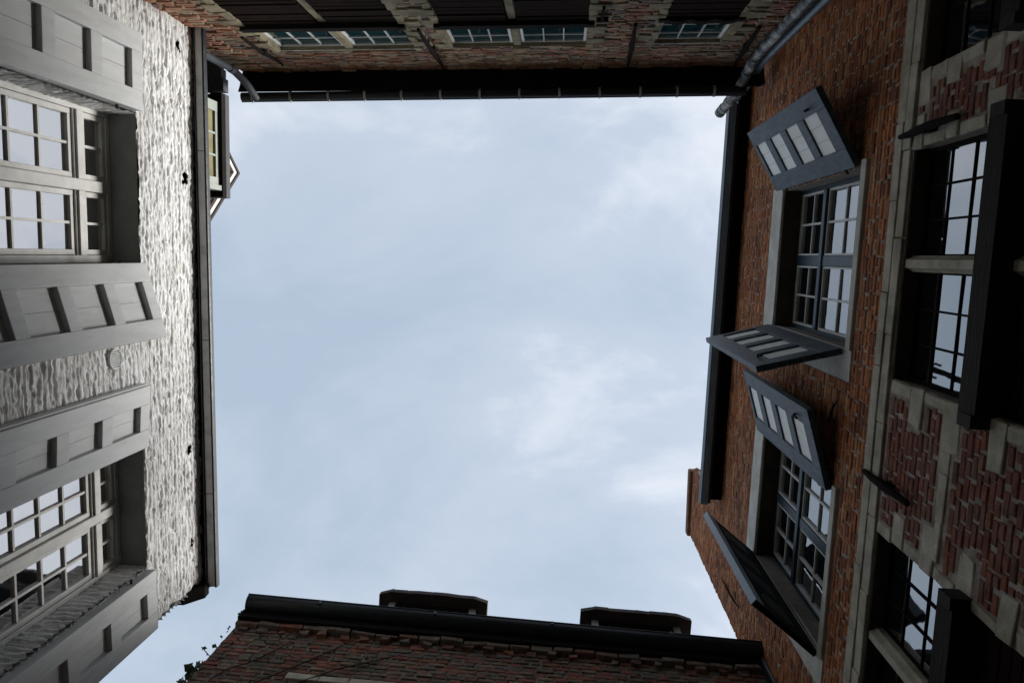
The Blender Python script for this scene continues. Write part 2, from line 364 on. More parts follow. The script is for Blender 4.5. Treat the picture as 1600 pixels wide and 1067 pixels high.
# ================================================================== LEFT: white house
LH = House('white_house', 'whitewashed brick house with pale grey panelled shutters and a grey box gutter', 'house', (-3.2, 0), 91.4, 0)
h = LH
W1 = (-1.06, .05, 3.70, 5.72); W2 = (1.45, 2.42, 3.70, 5.70)
WH = [W1, W2]
SL0, SL1, ZT = -1.92, 2.93, 6.62
def vnoise(x, y, seed):
    r = np.random.default_rng(seed).random((256, 256)); xi = np.floor(x).astype(int); yi = np.floor(y).astype(int)
    fx_, fy_ = x-xi, y-yi; fx_ = fx_*fx_*(3-2*fx_); fy_ = fy_*fy_*(3-2*fy_)
    g_ = lambda a, b: r[a % 256, b % 256]
    return (g_(xi, yi)*(1-fx_)+g_(xi+1, yi)*fx_)*(1-fy_)+(g_(xi, yi+1)*(1-fx_)+g_(xi+1, yi+1)*fx_)*fy_
def rough_brick(s, z, pitch=.057):
    s = np.asarray(s, float); z = np.asarray(z, float)
    zz = z+.010*(vnoise(s*1.3, z*2, 1)-.5)+.008*(vnoise(s*13, z*22, 2)-.5)
    row = np.floor(zz/pitch); fr = zz/pitch-row
    prof = 1-np.abs(2*fr-1)**5
    ss = s/.2+.5*(row % 2)+.3*vnoise(row*.73+.1, row*0+.5, 3)
    fc = ss-np.floor(ss); pc = 1-np.clip(1-np.minimum(fc, 1-fc)*12, 0, 1)*.6
    bo = vnoise(np.floor(ss)+.5, row+.5, 4)
    depth = .75+.5*vnoise(s*3.1, z*6, 5)
    pit = np.clip(vnoise(s*9, z*64, 9)-.58, 0, 1)*.045+np.clip(vnoise(s*24, z*95, 10)-.62, 0, 1)*.045
    return .015*prof*pc*depth+.008*(bo-.5)+.008*(vnoise(s*17, z*75, 6)-.5)+.006*(vnoise(s*60, z*95, 7)-.5)+.006*(vnoise(s*1.1, z*1.3, 8)-.5)-pit+.014

def seg(a, b, st): return list(np.linspace(a, b, max(2, int(round((b-a)/st))+1)))
def lines(a, b, brk, st):
    pts = sorted({a, b, *[x for x in brk if a < x < b]}); out_ = []
    for c, d in zip(pts, pts[1:]): out_ += seg(c, d, st)[:-1]
    return np.array(out_+[b])
sx = lines(SL0, SL1, [W1[0], W1[1], W2[0], W2[1]], .0105); zx = lines(1.8, ZT, [W1[2], W1[3], W2[3]], .0075)
G, Z_ = np.meshgrid(sx, zx, indexing='ij'); D = rough_brick(G, Z_)
# broken corner: ragged end of the wall
end = np.clip((G-(SL1-.06))/.06, 0, 1)
Gs = G+end*(.045*(vnoise(Z_*0+3.3, Z_*16, 21)-.6))
D = D-end*.03*vnoise(G*20, Z_*20, 22)
def in_hole(a, b): return any(q[0] < a < q[1] and q[2] < b < q[3] for q in WH)
ns, nz = G.shape
V = np.stack([Gs, h.sg*D, Z_+EYE], -1).reshape(-1, 3)
ii, jj = np.meshgrid(np.arange(ns-1), np.arange(nz-1), indexing='ij')
cs = (sx[:-1]+sx[1:])/2; cz = (zx[:-1]+zx[1:])/2
keep = np.ones((ns-1, nz-1), bool)
for q in WH: keep &= ~((cs[:, None] > q[0]) & (cs[:, None] < q[1]) & (cz[None] > q[2]) & (cz[None] < q[3]))
# putlog holes: missing bricks near the eave
HOLES = [(-1.70, 6.37, .08, .06), (-.65, 6.45, .09, .08), (1.66, 6.43, .07, .06), (2.50, 6.43, .08, .06)]
for a, b, c, d in HOLES: keep &= ~((np.abs(cs[:, None]-a+.01*np.sin(cz[None]*90)) < c/2) & (np.abs(cz[None]-b+.008*np.sin(cs[:, None]*80)) < d/2))
a = (ii*nz+jj)[keep]; F = np.stack([a, a+nz, a+nz+1, a+1], -1)
me = bpy.data.meshes.new('wall'); me.from_pydata(V.tolist(), [], F.tolist()); me.update()
link('wall', me, MT['whitewash'], h.e, smooth=True)
# the end face of the wall, same rough surface turned round the corner
def jamb(h, s, z0, z1, o0, o1, sign, m, amp=1.0, name='window_jamb', ragged=.02):
    zz = np.array(seg(z0, z1, .0105)); oo = np.array(seg(o0, o1, .014)); A, B = np.meshgrid(oo, zz, indexing='ij')
    d = amp*(rough_brick(A*1.2+s, B, .062)-.004)*sign
    front = (np.arange(len(oo)) == len(oo)-1)[:, None]
    rowi = np.floor(B/.062)
    A2 = A+np.where(front, ragged*(vnoise(rowi*.9, rowi*0+.3, 31)-.2)+.012*np.sin(B/.062*math.pi*2), 0)
    Vv = np.stack([s+d, h.sg*A2, B+EYE], -1).reshape(-1, 3); n_ = len(zz)
    i2, j2 = np.meshgrid(np.arange(len(oo)-1), np.arange(n_-1), indexing='ij'); a = (i2*n_+j2).ravel()
    me = bpy.data.meshes.new(name); me.from_pydata(Vv.tolist(), [], np.stack([a, a+n_, a+n_+1, a+1], -1).tolist()); me.update()
    return link(name, me, MT[m], h.e, smooth=True)
jamb(h, SL1+.0, 1.2, ZT, -.5, .012, 1, 'whitewash', 1, 'wall_end', .0)
jamb(h, W1[0], W1[2], W1[3], -.22, .016, 1, 'whitewash', .8)
jamb(h, W2[1], W2[2], W2[3], -.22, .016, -1, 'whitewash', .8)
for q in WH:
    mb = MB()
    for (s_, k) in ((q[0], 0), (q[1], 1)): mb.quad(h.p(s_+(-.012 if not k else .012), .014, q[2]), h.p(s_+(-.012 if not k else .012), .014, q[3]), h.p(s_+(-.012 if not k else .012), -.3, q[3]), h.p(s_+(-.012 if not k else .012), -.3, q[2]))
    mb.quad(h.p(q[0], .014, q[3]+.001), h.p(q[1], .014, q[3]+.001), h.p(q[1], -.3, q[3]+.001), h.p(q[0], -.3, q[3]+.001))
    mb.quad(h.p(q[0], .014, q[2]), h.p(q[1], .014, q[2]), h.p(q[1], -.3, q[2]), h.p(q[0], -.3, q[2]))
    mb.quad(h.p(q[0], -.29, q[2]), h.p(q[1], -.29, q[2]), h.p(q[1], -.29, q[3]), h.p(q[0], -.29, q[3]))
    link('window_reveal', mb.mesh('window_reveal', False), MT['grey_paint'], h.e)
mb = MB()      # plain wall below, backing and far sides
h.box(mb, SL0, SL1-.02, -.45, -.30, -1.5, ZT); h.box(mb, SL0, SL1, -.30, .0, -1.5, 1.8)
h.box(mb, SL0, SL1-.02, -6.5, -6.3, -1.5, ZT); h.box(mb, SL1-.25, SL1-.03, -6.3, -.45, -1.5, ZT)
h.add('wall_core', mb, 'pale_plaster')
for a, b, c, d in HOLES:
    h.part('putlog_hole', 'mortar_dark', a-c*.7, a+c*.7, -.10, -.06, b-d*.8, b+d*.8)
h.part('lintel_edge', 'whitewash', W1[1]+.0, W1[1]+.02, .0, .018, W1[2], W1[3]+.03, j=.001)
# windows
def left_window(q, mull, ztr, rows, pitch_bars):
    s0, s1, z0, z1 = q; D0 = -.20; m = 'cream_frame'
    mb = MB()
    h.box(mb, s0, s0+.055, D0-.05, D0+.012, z0, z1-.001); h.box(mb, s1-.055, s1, D0-.05, D0+.012, z0, z1-.001)
    h.box(mb, s0+.055, s1-.055, D0-.05, D0+.011, z1-.05, z1-.001); h.box(mb, s0+.055, s1-.055, D0-.05, D0+.011, z0, z0+.07)
    w_ = h.add('window', mb, m, bevel=.004)
    h.part('mullion', m, mull[0], mull[1], D0-.04, D0+.030, z0+.07, z1-.05, w_, bevel=.006)
    mb = MB()
    for a, b in ((s0+.055, mull[0]), (mull[1], s1-.055)):
        h.box(mb, a, b, D0-.04, D0+.034, ztr[0]+.018, ztr[1]-.018); h.box(mb, a, b, D0-.04, D0+.018, ztr[0], ztr[0]+.018); h.box(mb, a, b, D0-.04, D0+.018, ztr[1]-.018, ztr[1])
    h.add('transom', mb, m, w_, bevel=.003)
    for a, b in ((s0+.055, mull[0]), (mull[1], s1-.055)):
        c = .04
        for (za, zb, rz) in ((ztr[1], z1-.05, []), (z0+.07, ztr[0], rows)):
            mb = MB(); g_ = .003
            h.box(mb, a+g_, a+c, D0-.03, D0+.004, za+g_, zb-g_); h.box(mb, b-c, b-g_, D0-.03, D0+.004, za+g_, zb-g_)
            h.box(mb, a+c, b-c, D0-.03, D0+.003, zb-c, zb-g_); h.box(mb, a+c, b-c, D0-.03, D0+.003, za+g_, za+c)
            h.add('casement', mb, m, w_, bevel=.003)
            panes(h, w_, a+c, b-c, za+c, zb-c, 2, rz, D0-.022, m='glass_bright', bar=.018, barp=.018)
    return w_
left_window(W1, (-.535, -.455), (5.275, 5.385), [5.237-.285*k for k in range(1, 5)], 0)
left_window(W2, (1.895, 1.965), (5.335, 5.435), [5.30-.25*k for k in range(1, 6)], 0)
# shutters: three lit panels of .36 every .5, going down
def left_rails(z0, z1):
    tops = [5.67, 5.17, 4.67, 4.17]; rails = []; last = z1
    for t_ in tops: rails.append((t_-z0-.0, last-z0)); last = t_-.36
    rails.append((0, last-z0)); return [(a, b) for a, b in rails if b-a > .003]
def lrails(z0, z1, top, pan=.345, step=.49):
    r = []; last = z1
    t_ = top
    while t_-pan > z0+.05: r.append((t_-z0, last-z0)); last = t_-pan; t_ -= step
    r.append((0, last-z0)); return r
Z0S = 3.68
for hinge, outer, z1, top in (((-1.06, .052), (-1.61, .058), 5.68, 5.545), ((.055, .045), (.60, .20), 5.68, 5.55), ((1.44, .040), (.965, .065), 5.66, 5.53), ((2.43, .052), (2.91, .060), 5.69, 5.55)):
    sh, wd = shutter(h, 'white_paint', 'white_paint', hinge, outer, Z0S, z1, lrails(Z0S, z1, top, .36, .485), .14, .040, t=.088, nb=2)
    for zz in (.25, 1.72): strap(sh, -.03, .02, zz, -h.sg*.0)
    if hinge[0] == 1.44: mb = MB(); mb.hexa([(wd, -.03, 0), (wd+.012, -.03, 0), (wd+.012, .02, 0), (wd, .02, 0), (wd, -.03, z1-Z0S), (wd+.012, -.03, z1-Z0S), (wd+.012, .02, z1-Z0S), (wd, .02, z1-Z0S)]); link('edge_bead', mb.mesh('edge_bead'), MT['white_paint'], sh)
# round vent
mb = MB(); cx_, cz_, R_ = .725, 5.33, .078
n = 32
ring = [(cx_+R_*math.cos(2*math.pi*i/n), cz_+R_*.98*math.sin(2*math.pi*i/n)) for i in range(n)]
for i in range(n):
    (a, b), (c, d) = ring[i], ring[(i+1) % n]; ai, bi = cx_+(a-cx_)*.86, cz_+(b-cz_)*.86; ci, di = cx_+(c-cx_)*.86, cz_+(d-cz_)*.86
    mb.hexa([h.p(a, .01, b), h.p(c, .01, d), h.p(ci, .01, di), h.p(ai, .01, bi), h.p(a, .04, b), h.p(c, .04, d), h.p(ci, .043, di), h.p(ai, .043, bi)])
vent = h.add('vent', mb, 'white_paint')
mb = MB(); mb.poly([h.p(a, .018, b) for a, b in ring]); h.add('vent_back', mb, 'black_wood', vent)
for k in range(-4, 5):
    sv = cx_+k*.0155; hh = math.sqrt(max(0, (R_*.88)**2-(sv-cx_)**2)); h.part('slat', 'white_paint', sv-.0045, sv+.0045, .02, .040, cz_-hh, cz_+hh, vent)
# eave: dark soffit, fascia, zinc box gutter (profile extruded along s)
def extrude(h, prof, s0, s1, name, m, dof=(0, 0), parent=None, closed=True, **k):
    mb = MB(); A = [h.p(s0, o+dof[0], z) for o, z in prof]; B = [h.p(s1, o+dof[1], z) for o, z in prof]; n = len(prof)
    for i in range(n if closed else n-1): mb.quad(A[i], B[i], B[(i+1) % n], A[(i+1) % n])
    if closed: mb.poly(A); mb.poly(B)
    return h.add(name, mb, m, parent, **k)
extrude(h, [(-.3, 6.625), (.058, 6.625), (.058, 6.65), (-.3, 6.65)], SL0, SL1+.06, 'soffit', 'black_wood')
extrude(h, [(.059, 6.585), (.067, 6.585), (.067, 6.66), (.059, 6.66)], SL0, SL1+.07, 'fascia', 'black_gutter', (-.012, .008))
gt = extrude(h, [(.069, 6.610), (.076, 6.600), (.132, 6.612), (.132, 6.655), (.069, 6.655)], SL0, SL1+.04, 'gutter', 'grey_zinc', (-.020, .012))
extrude(h, [(.133, 6.603), (.146, 6.608), (.150, 6.62), (.150, 6.662), (.133, 6.662)], SL0, SL1+.045, 'gutter_lip', 'black_gutter', (-.022, .012), parent=gt)
for s_ in (-.9, .72, 2.1): extrude(h, [(.0675, 6.606), (.076, 6.597), (.1325, 6.609), (.1325, 6.65), (.0675, 6.65)], s_, s_+.006, 'gutter_seam', 'black_gutter', (-.020+.032*(s_+1.92)/4.9, -.020+.032*(s_+1.92)/4.9), parent=gt)
mb = MB()      # verge bracket at the end of the roof
P = [(-.02, 6.34), (.10, 6.50), (.09, 6.60), (-.10, 6.60), (-.10, 6.34)]
mb.poly([h.p(2.93, a, b) for a, b in P]); mb.poly([h.p(3.03, a, b) for a, b in P])
for i in range(5): mb.quad(h.p(2.93, *P[i]), h.p(3.03, *P[i]), h.p(3.03, *P[(i+1) % 5]), h.p(2.93, *P[(i+1) % 5]))
h.add('verge_bracket', mb, 'black_wood')
mb = MB()
for a, b in (((.07, 6.67), (-3.2, 9.25)), ((-3.2, 9.25), (-6.5, 6.67))):
    mb.hexa([h.p(SL0, a[0], a[1]), h.p(SL1+.05, a[0], a[1]), h.p(SL1+.05, b[0], b[1]), h.p(SL0, b[0], b[1]), h.p(SL0, a[0], a[1]+.08), h.p(SL1+.05, a[0], a[1]+.08), h.p(SL1+.05, b[0], b[1]+.08), h.p(SL0, b[0], b[1]+.08)])
mb.poly([h.p(SL1-.1, 0, 6.6), h.p(SL1-.1, -3.2, 9.25), h.p(SL1-.1, -6.4, 6.6)])
mb.poly([h.p(SL0+.1, 0, 6.6), h.p(SL0+.1, -3.2, 9.25), h.p(SL0+.1, -6.4, 6.6)])
h.add('roof', mb, 'tile')
# roof dormer with a small barred window
DS0, DS1 = -1.58, -.70
dm = MB(); h.box(dm, DS0, DS1, -1.6, -.42, 6.9, 8.08); dorm = h.add('dormer', dm, 'slate')
h.part('dormer_frame', 'dull_green_frame', DS0+.02, DS0+.12, -.43, -.375, 7.0, 8.05, dorm); h.part('dormer_frame', 'dull_green_frame', DS1-.10, DS1-.02, -.43, -.375, 7.0, 8.05, dorm)
h.part('dormer_frame', 'dull_green_frame', DS0+.12, DS1-.10, -.43, -.377, 7.93, 8.05, dorm)
panes(h, dorm, DS0+.12, DS1-.10, 7.1, 7.93, 3, [7.6], -.40, m='yellow_pane', bar_m='dull_green_frame', bar=.022, barp=.02)
h.part('dormer_sill', 'dull_green_frame', DS1-.02, DS1+.03, -.44, -.35, 7.0, 8.04, dorm)
h.part('dormer_roof', 'slate', -1.66, -.60, -1.7, -.335, 8.075, 8.18, dorm, bevel=.01)
h.part('dormer_eave', 'black_wood', -1.655, -.605, -.46, -.34, 8.00, 8.074, dorm)
for k in range(3): h.part('stepped_flashing', 'slate', -1.80-.1*k, -1.67-.1*k, -.62, -.31-.03*k, 7.98+.02*k, 8.10+.02*k, dorm)

# ================================================================== gable beyond the white house roof
GH = House('gable_house', 'small brick gable with pale verge boards rising behind the white house roof', 'house', (-4.20, 0), 91.4, 0)
h = GH; ax, az = -1.05, 9.78
gp = [(ax-1.5, 7.9), (ax-1.5, 8.0), (ax, az-.06), (ax+1.5, 8.0), (ax+1.5, 7.9)]
gp = [(ax-1.45, -1.5), (ax-1.45, az-.06-1.45*1.33), (ax, az-.06), (ax+1.45, az-.06-1.45*1.33), (ax+1.45, -1.5)]
mb = MB(); mb.poly([h.p(a, 0, b) for a, b in gp]); mb.poly([h.p(a, -3, b) for a, b in gp])
for i in range(5): mb.quad(h.p(gp[i][0], 0, gp[i][1]), h.p(gp[(i+1) % 5][0], 0, gp[(i+1) % 5][1]), h.p(gp[(i+1) % 5][0], -3, gp[(i+1) % 5][1]), h.p(gp[i][0], -3, gp[i][1]))
h.add('wall', mb, 'mortar_grey')
lay_bricks(h, lambda s, z: 'brick_mixed', lambda s, z: abs(s-ax)*1.33 < az-.12-z and z > 8.3, ax-1.4, ax+1.4, 8.3, az-.1, [], n_single=60)
for sgn in (-1, 1):
    a0, a1 = (ax, az), (ax+sgn*1.6, az-1.6*1.33)
    def strip(w0, w1, o0, o1, nm, m):
        mb = MB(); d = Vector((a1[0]-a0[0], a1[1]-a0[1])).normalized(); nn = Vector((-d.y, d.x)); nn = nn if nn.y > 0 else -nn
        P = [Vector(a0)+nn*w0, Vector(a1)+nn*w0, Vector(a1)+nn*w1, Vector(a0)+nn*w1]
        if True: P[0] = Vector((ax, az+w0*1.66)); P[3] = Vector((ax, az+w1*1.66))
        mb.hexa([h.p(q.x, o0, q.y) for q in P]+[h.p(q.x, o1, q.y) for q in P]); h.add(nm, mb, m)
    strip(-.055, -.0, .018, .06, 'verge_board', 'cream_frame'); strip(.0, .035, -2.9, .075, 'roof', 'tile')

# ================================================================== RIGHT: brick house
RH = House('brick_house', 'orange brick house with opened blue-grey shutters, stone string course and blue box gutter', 'house', (2.0, 0), 92.5, 0)
h = RH
R1 = (-.60, .64, 5.50, 7.42); R2 = (1.65, 2.86, 5.50, 7.42)
G0 = (-2.40, -1.05, 2.2, 4.76); G1 = (-.62, .73, 2.2, 4.76); G2 = (1.66, 3.01, 2.2, 4.76)
RS0, RS1 = -2.02, 3.93
holes = [R1, R2, (-2.02, -1.05, 2.2, 4.76), G1, G2]
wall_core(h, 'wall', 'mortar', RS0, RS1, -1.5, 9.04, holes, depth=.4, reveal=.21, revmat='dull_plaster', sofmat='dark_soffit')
# gable stub above the eave
gpts = [(2.35, 9.04), (2.45, 9.10), (3.08, 11.08), (3.93, 10.93), (3.93, 9.04)]
mb = MB(); mb.poly([h.p(a, 0, b) for a, b in gpts]); mb.poly([h.p(a, -.4, b) for a, b in gpts])
for i in range(5): mb.quad(h.p(gpts[i][0], 0, gpts[i][1]), h.p(gpts[(i+1) % 5][0], 0, gpts[(i+1) % 5][1]), h.p(gpts[(i+1) % 5][0], -.4, gpts[(i+1) % 5][1]), h.p(gpts[i][0], -.4, gpts[i][1]))
h.add('gable_wall', mb, 'mortar')
mb = MB(); P8 = [(3.04, -.43, 11.0), (3.95, -.43, 10.86), (3.95, .05, 10.86), (3.04, .05, 11.0), (3.04, -.43, 11.16), (3.95, -.43, 11.02), (3.95, .05, 11.02), (3.04, .05, 11.16)]
mb.hexa([h.p(*q) for q in P8]); h.add('gable_coping', mb, 'brick_brown', bevel=.02, label='mossy brick coping on top of the gable')
def zone(s, z): return 'brick_orange' if z > 4.97 else 'brick_red'
def ins(s, z):
    if z < 9.02: return True
    return 2.45 < s and z < 9.1+(s-2.45)*3.14-.03 and z < 10.98-(s-3.08)*.17
skip = holes+[(R1[0]-.03, R1[1]+.23, 7.42, 7.74), (R2[0]-.03, R2[1]+.23, 7.42, 7.74), (R1[1], R1[1]+.22, 5.4, 7.42), (R2[1], R2[1]+.24, 5.4, 7.42), (R1[0]-.05, R1[1], 5.41, 5.5), (R2[0]-.05, R2[1], 5.41, 5.5), (RS0, RS1, 4.765, 4.99)]
stones = []          # toothed quoins round the ground-floor windows
def quoins(se, sign, wmax, z_top=4.76, kind=0):
    z = z_top; k = kind
    while z > 2.0:
        hh = random.uniform(.10, .17) if k % 2 else random.uniform(.17, .30)
        wq = wmax*random.uniform(.65, 1.15) if k % 2 else random.uniform(.055, .08)
        stones.append((min(se, se+sign*wq), max(se, se+sign*wq), z-hh+.008, z)); z -= hh; k += 1
quoins(G1[0], -1, .17, kind=1); quoins(G1[1], 1, .23); quoins(-1.05, 1, .18, kind=1); quoins(G2[0], -1, .22); quoins(G2[1], 1, .22)
for a, b in ((.80, 1.10), (1.10, 1.36), (1.36, 1.58)): stones.append((a+.005, b-.005, 3.99, 4.075))
stones.append((3.3, 3.9, 3.99, 4.075))
stones.append((-1.045+.20, -.64-.2, 3.99, 4.11))
for a, b, c, d in stones: skip.append((a-.004, b+.004, c-.004, d+.004))
lay_bricks(h, zone, ins, RS0, RS1, 1.9, 11.0, skip, lens=(.150, .088), proud=.007, jit=.0026, jh=.007, jv=.014)
for a, b, c, d in stones: h.part('stone', 'stone', a, b, -.03, random.uniform(.006, .011), c, d, j=.011, bevel=.009)
# string course: two rows of long stones with their joints
for z0, z1, ph, of in ((4.768, 4.873, -.1, .020), (4.878, 4.985, .17, .026)):
    s = RS0-ph*0
    first = .35+ph
    while s < RS1-.01:
        e_ = min(RS1, s+(first if first else random.uniform(.42, .72))); first = 0
        h.part('course_stone', 'stone', s+.002, e_-.002, -.03, of+random.uniform(-.004, .004), z0+random.uniform(-.003, .003), z1+random.uniform(-.003, .003), j=.003, bevel=.006); s = e_
# stone surrounds of the upper windows
for q in (R1, R2):
    h.part('lintel', 'pale_plaster', q[0]-.03, q[1]+.23, -.03, .018, 7.42, 7.735, j=.003, bevel=.004)
    h.part('jamb_stone', 'pale_plaster', q[1], q[1]+.215, -.03, .016, 5.40, 7.418, j=.003, bevel=.004)
    h.part('sill', 'pale_plaster', q[0]-.05, q[1]-.001, -.15, .03, 5.415, 5.498, j=.004, bevel=.006)
def right_window(q):
    s0, s1, z0, z1 = q; D0 = -.165; m = 'dark_blue'; c = (s0+s1)/2+.01
    mb = MB()
    h.box(mb, s0, s0+.035, D0-.04, D0+.012, z0, z1); h.box(mb, s1-.035, s1, D0-.04, D0+.012, z0, z1)
    h.box(mb, s0+.035, s1-.035, D0-.04, D0+.011, z1-.035, z1-.001); h.box(mb, s0+.035, s1-.035, D0-.04, D0+.011, z0, z0+.04)
    w_ = h.add('window', mb, m, bevel=.003)
    h.part('mullion', 'dark_blue', c-.042, c+.042, D0-.03, D0+.02, z0+.04, z1-.035, w_, bevel=.004)
    h.part('transom', m, s0+.035, s1-.035, D0-.03, D0+.032, 6.665, 6.745, w_, bevel=.010)
    for a, b in ((s0+.035, c-.042), (c+.042, s1-.035)):
        for za, zb, rz in ((6.745, z1-.035, [7.06]), (z0+.04, 6.665, [6.27, 5.90])):
            mb = MB(); t_ = .020; g_ = .004
            h.box(mb, a+g_, a+t_, D0-.02, D0+.010, za+g_, zb-g_); h.box(mb, b-t_, b-g_, D0-.02, D0+.010, za+g_, zb-g_)
            h.box(mb, a+t_, b-t_, D0-.02, D0+.009, zb-t_, zb-g_); h.box(mb, a+t_, b-t_, D0-.02, D0+.009, za+g_, za+t_)
            h.add('casement', mb, 'cream_frame', w_)
            panes(h, w_, a+t_, b-t_, za+t_, zb-t_, 2, rz, D0-.012, bar=.017, barp=.016)
right_window(R1); right_window(R2)
# shutters: four openings with white boards, painted dark as shade on the last one
def rr(H_): 
    p_, r_ = (H_-.10)/4*.665, (H_-.10)/4*.335; out_ = []; z = 0
    for k in range(5): out_.append((z, z+r_*(1.25 if k in (0, 4) else 1))); z = out_[-1][1]+p_*.985
    out_[-1] = (out_[-1][0], H_); return out_
specs = [((-.61, .035), (-1.125, .345), 'blue_paint', 5.53, 7.50), ((.655, .03), (.815, .605), 'blue_paint', 5.53, 7.48), ((1.65, .035), (1.075, .215), 'blue_paint', 5.53, 7.50), ((2.865, .03), (2.50, .50), 'black_wood', 5.50, 7.46)]  # last frame near-black: the shade on it is put into the colour
for hg, ou, mm, z0, z1 in specs:
    sh, wd = shutter(h, mm, 'board_white' if hg[0] < 2 else 'shaded_boards', hg, ou, z0, z1, rr(z1-z0), .145, .017 if hg[0] < 2 else .005, t=.046, nb=3)
    for zz in (.22, z1-z0-.26): strap(sh, -.035, .05, zz, 0, w_=.035)
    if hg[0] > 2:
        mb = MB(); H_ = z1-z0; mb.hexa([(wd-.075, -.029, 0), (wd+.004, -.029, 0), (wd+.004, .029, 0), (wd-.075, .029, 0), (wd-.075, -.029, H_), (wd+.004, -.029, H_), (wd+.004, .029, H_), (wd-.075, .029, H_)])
        link('lit_edge_strip', mb.mesh('lit_edge_strip'), MT['gutter_blue'], sh, bevel=.004)  # lighter blue paints in the lit edge beside the shaded face
    mb = MB(); mb.tube([(wd-.10, 0, .34), (wd-.10, .035, .34), (wd-.10, .05, .30), (wd-.10, .05, .22)], .009, 8); mb.tube([(wd-.10, 0, .34), (wd-.10, -.035, .34), (wd-.10, -.05, .30), (wd-.10, -.05, .22)], .009, 8)
    link('latch', mb.mesh('latch'), MT['iron'], sh)
# ground-floor cross windows
def stone_window(h, q, mulls, depth, zhood, hood_p, rows, glass, cols=3, stone='stone', hood_h=.24, planks=True, barm='iron', zlow=None, frame_m='iron', hood_ext=.06, hoodm='black_wood', wavy=0):
    s0, s1, z0, z1 = q
    fr = MB(); c = .022
    edges = [s0]+[x for m_ in mulls for x in m_]+[s1]
    lights = [(edges[i], edges[i+1]) for i in range(0, len(edges), 2)]
    for a, b in lights:
        h.box(fr, a, a+c, -depth-.02, -depth+.012, zhood, z1-.001); h.box(fr, b-c, b, -depth-.02, -depth+.012, zhood, z1-.001); h.box(fr, a+c, b-c, -depth-.02, -depth+.011, z1-c, z1-.001)
    w_ = h.add('window', fr, frame_m)
    for a, b in lights:
        panes(h, w_, a+c, b-c, zhood, z1-c, cols, rows, -depth, m=glass, bar_m=barm, bar=.011, barp=.010, tilt=.008)
    for m_ in mulls:
        mb = MB(); a, b = m_; mid = (a+b)/2
        P = [(a-.012, -depth-.04), (b+.012, -depth-.04), (b+.012, -.05), (b, -.035), (b-.012, -.008), (a+.012, -.008), (a, -.035), (a-.012, -.05)]
        n_ = len(P)
        for k in range(n_): mb.quad(h.p(P[k][0], P[k][1], z0), h.p(P[(k+1) % n_][0], P[(k+1) % n_][1], z0), h.p(P[(k+1) % n_][0], P[(k+1) % n_][1], z1), h.p(P[k][0], P[k][1], z1))
        mb.poly([h.p(x, y, z0) for x, y in P]); mb.poly([h.p(x, y, z1-.001) for x, y in P])
        h.add('mullion', mb, stone, w_, bevel=.003)
    # dark timber hood board at the transom
    hi = -depth-.025; mb = MB(); nseg = 24 if wavy else 1; a0, a1 = s0+.002, s1-.002
    for k in range(nseg):
        u0, u1 = k/nseg, (k+1)/nseg; p0 = hood_p+wavy*abs(math.sin(u0*math.pi*3))*1.0-wavy; p1 = hood_p+wavy*abs(math.sin(u1*math.pi*3))-wavy
        A, B = a0+(a1-a0)*u0, a0+(a1-a0)*u1
        mb.hexa([h.p(A, hi, zhood-hood_h), h.p(B, hi, zhood-hood_h), h.p(B, p1*.85, zhood-hood_h), h.p(A, p0*.85, zhood-hood_h), h.p(A, hi, zhood), h.p(B, hi, zhood), h.p(B, p1, zhood), h.p(A, p0, zhood)])
    hb = h.add('hood_board', mb, hoodm, w_)
    for x0, x1 in ((s0-hood_ext, s0+.001), (s1-.001, s1+hood_ext)): h.part('hood_end', hoodm, x0, x1, .004, max(.03, hood_p-wavy), zhood-hood_h, zhood, w_)
    if planks:
        for a, b in lights:
            z = zhood-hood_h-.002
            while z > z0: h.part('plank', 'brown_wood', a, b, -depth-.02, -depth+.05+random.uniform(-.006, .006), max(z0, z-.080), z-.006, w_, bevel=.004); z -= .084
    return w_
RW = [3.9+.22*k for k in range(1, 4)]
stone_window(h, G1, [(.005, .075)], .10, 3.76, .105, [4.0, 4.25, 4.5], 'glass', hood_h=.12, hoodm='hood_wood')
stone_window(h, G2, [(2.29, 2.36)], .10, 3.76, .105, [4.0, 4.25, 4.5], 'glass', hood_h=.12, hoodm='hood_wood')
stone_window(h, (-2.02, -1.05, 2.2, 4.76), [], .10, 3.76, .105, [4.0, 4.25, 4.5], 'glass', hood_ext=.05, hood_h=.12, hoodm='hood_wood')
# casement latches on the leaded light
for s_, z_ in ((.30, 4.50), (.47, 4.50), (-.40, 4.5)):
    mb = MB(); mb.tube([h.p(s_+.02*math.cos(t_), -.15+.012*math.sin(t_*2), z_+.02*math.sin(t_)) for t_ in np.linspace(0, 5, 9)], .004, 6); h.add('latch', mb, 'iron')
# wall anchors
def anchor(h, s, za, zb, ds=0, r=.017, o=.04):
    mb = MB(); n_ = 5; pts = [h.p(s+ds*k/n_+random.uniform(-.004, .004), o+.008*math.sin(k), za+(zb-za)*k/n_) for k in range(n_+1)]
    mb.tube(pts, [r*.8, r, r*1.15, r*1.25, r, r*.7], 8); m_ = (za+zb)/2
    a_ = h.add('wall_anchor', mb, 'iron')
    if r < .012: return
    mb = MB(); h.box(mb, s+ds/2-.022, s+ds/2+.022, 0, o+.022, m_-.035, m_+.035); h.add('anchor_eye', mb, 'iron', a_, bevel=.005)
anchor(h, -.70, 4.18, 4.87, o=.05, r=.022); anchor(h, 1.345, 4.29, 4.93, o=.05, r=.022)
anchor(h, 3.55, 7.75, 8.6, .06, .010); anchor(h, 1.00, 5.50, 5.68, .18, .006)
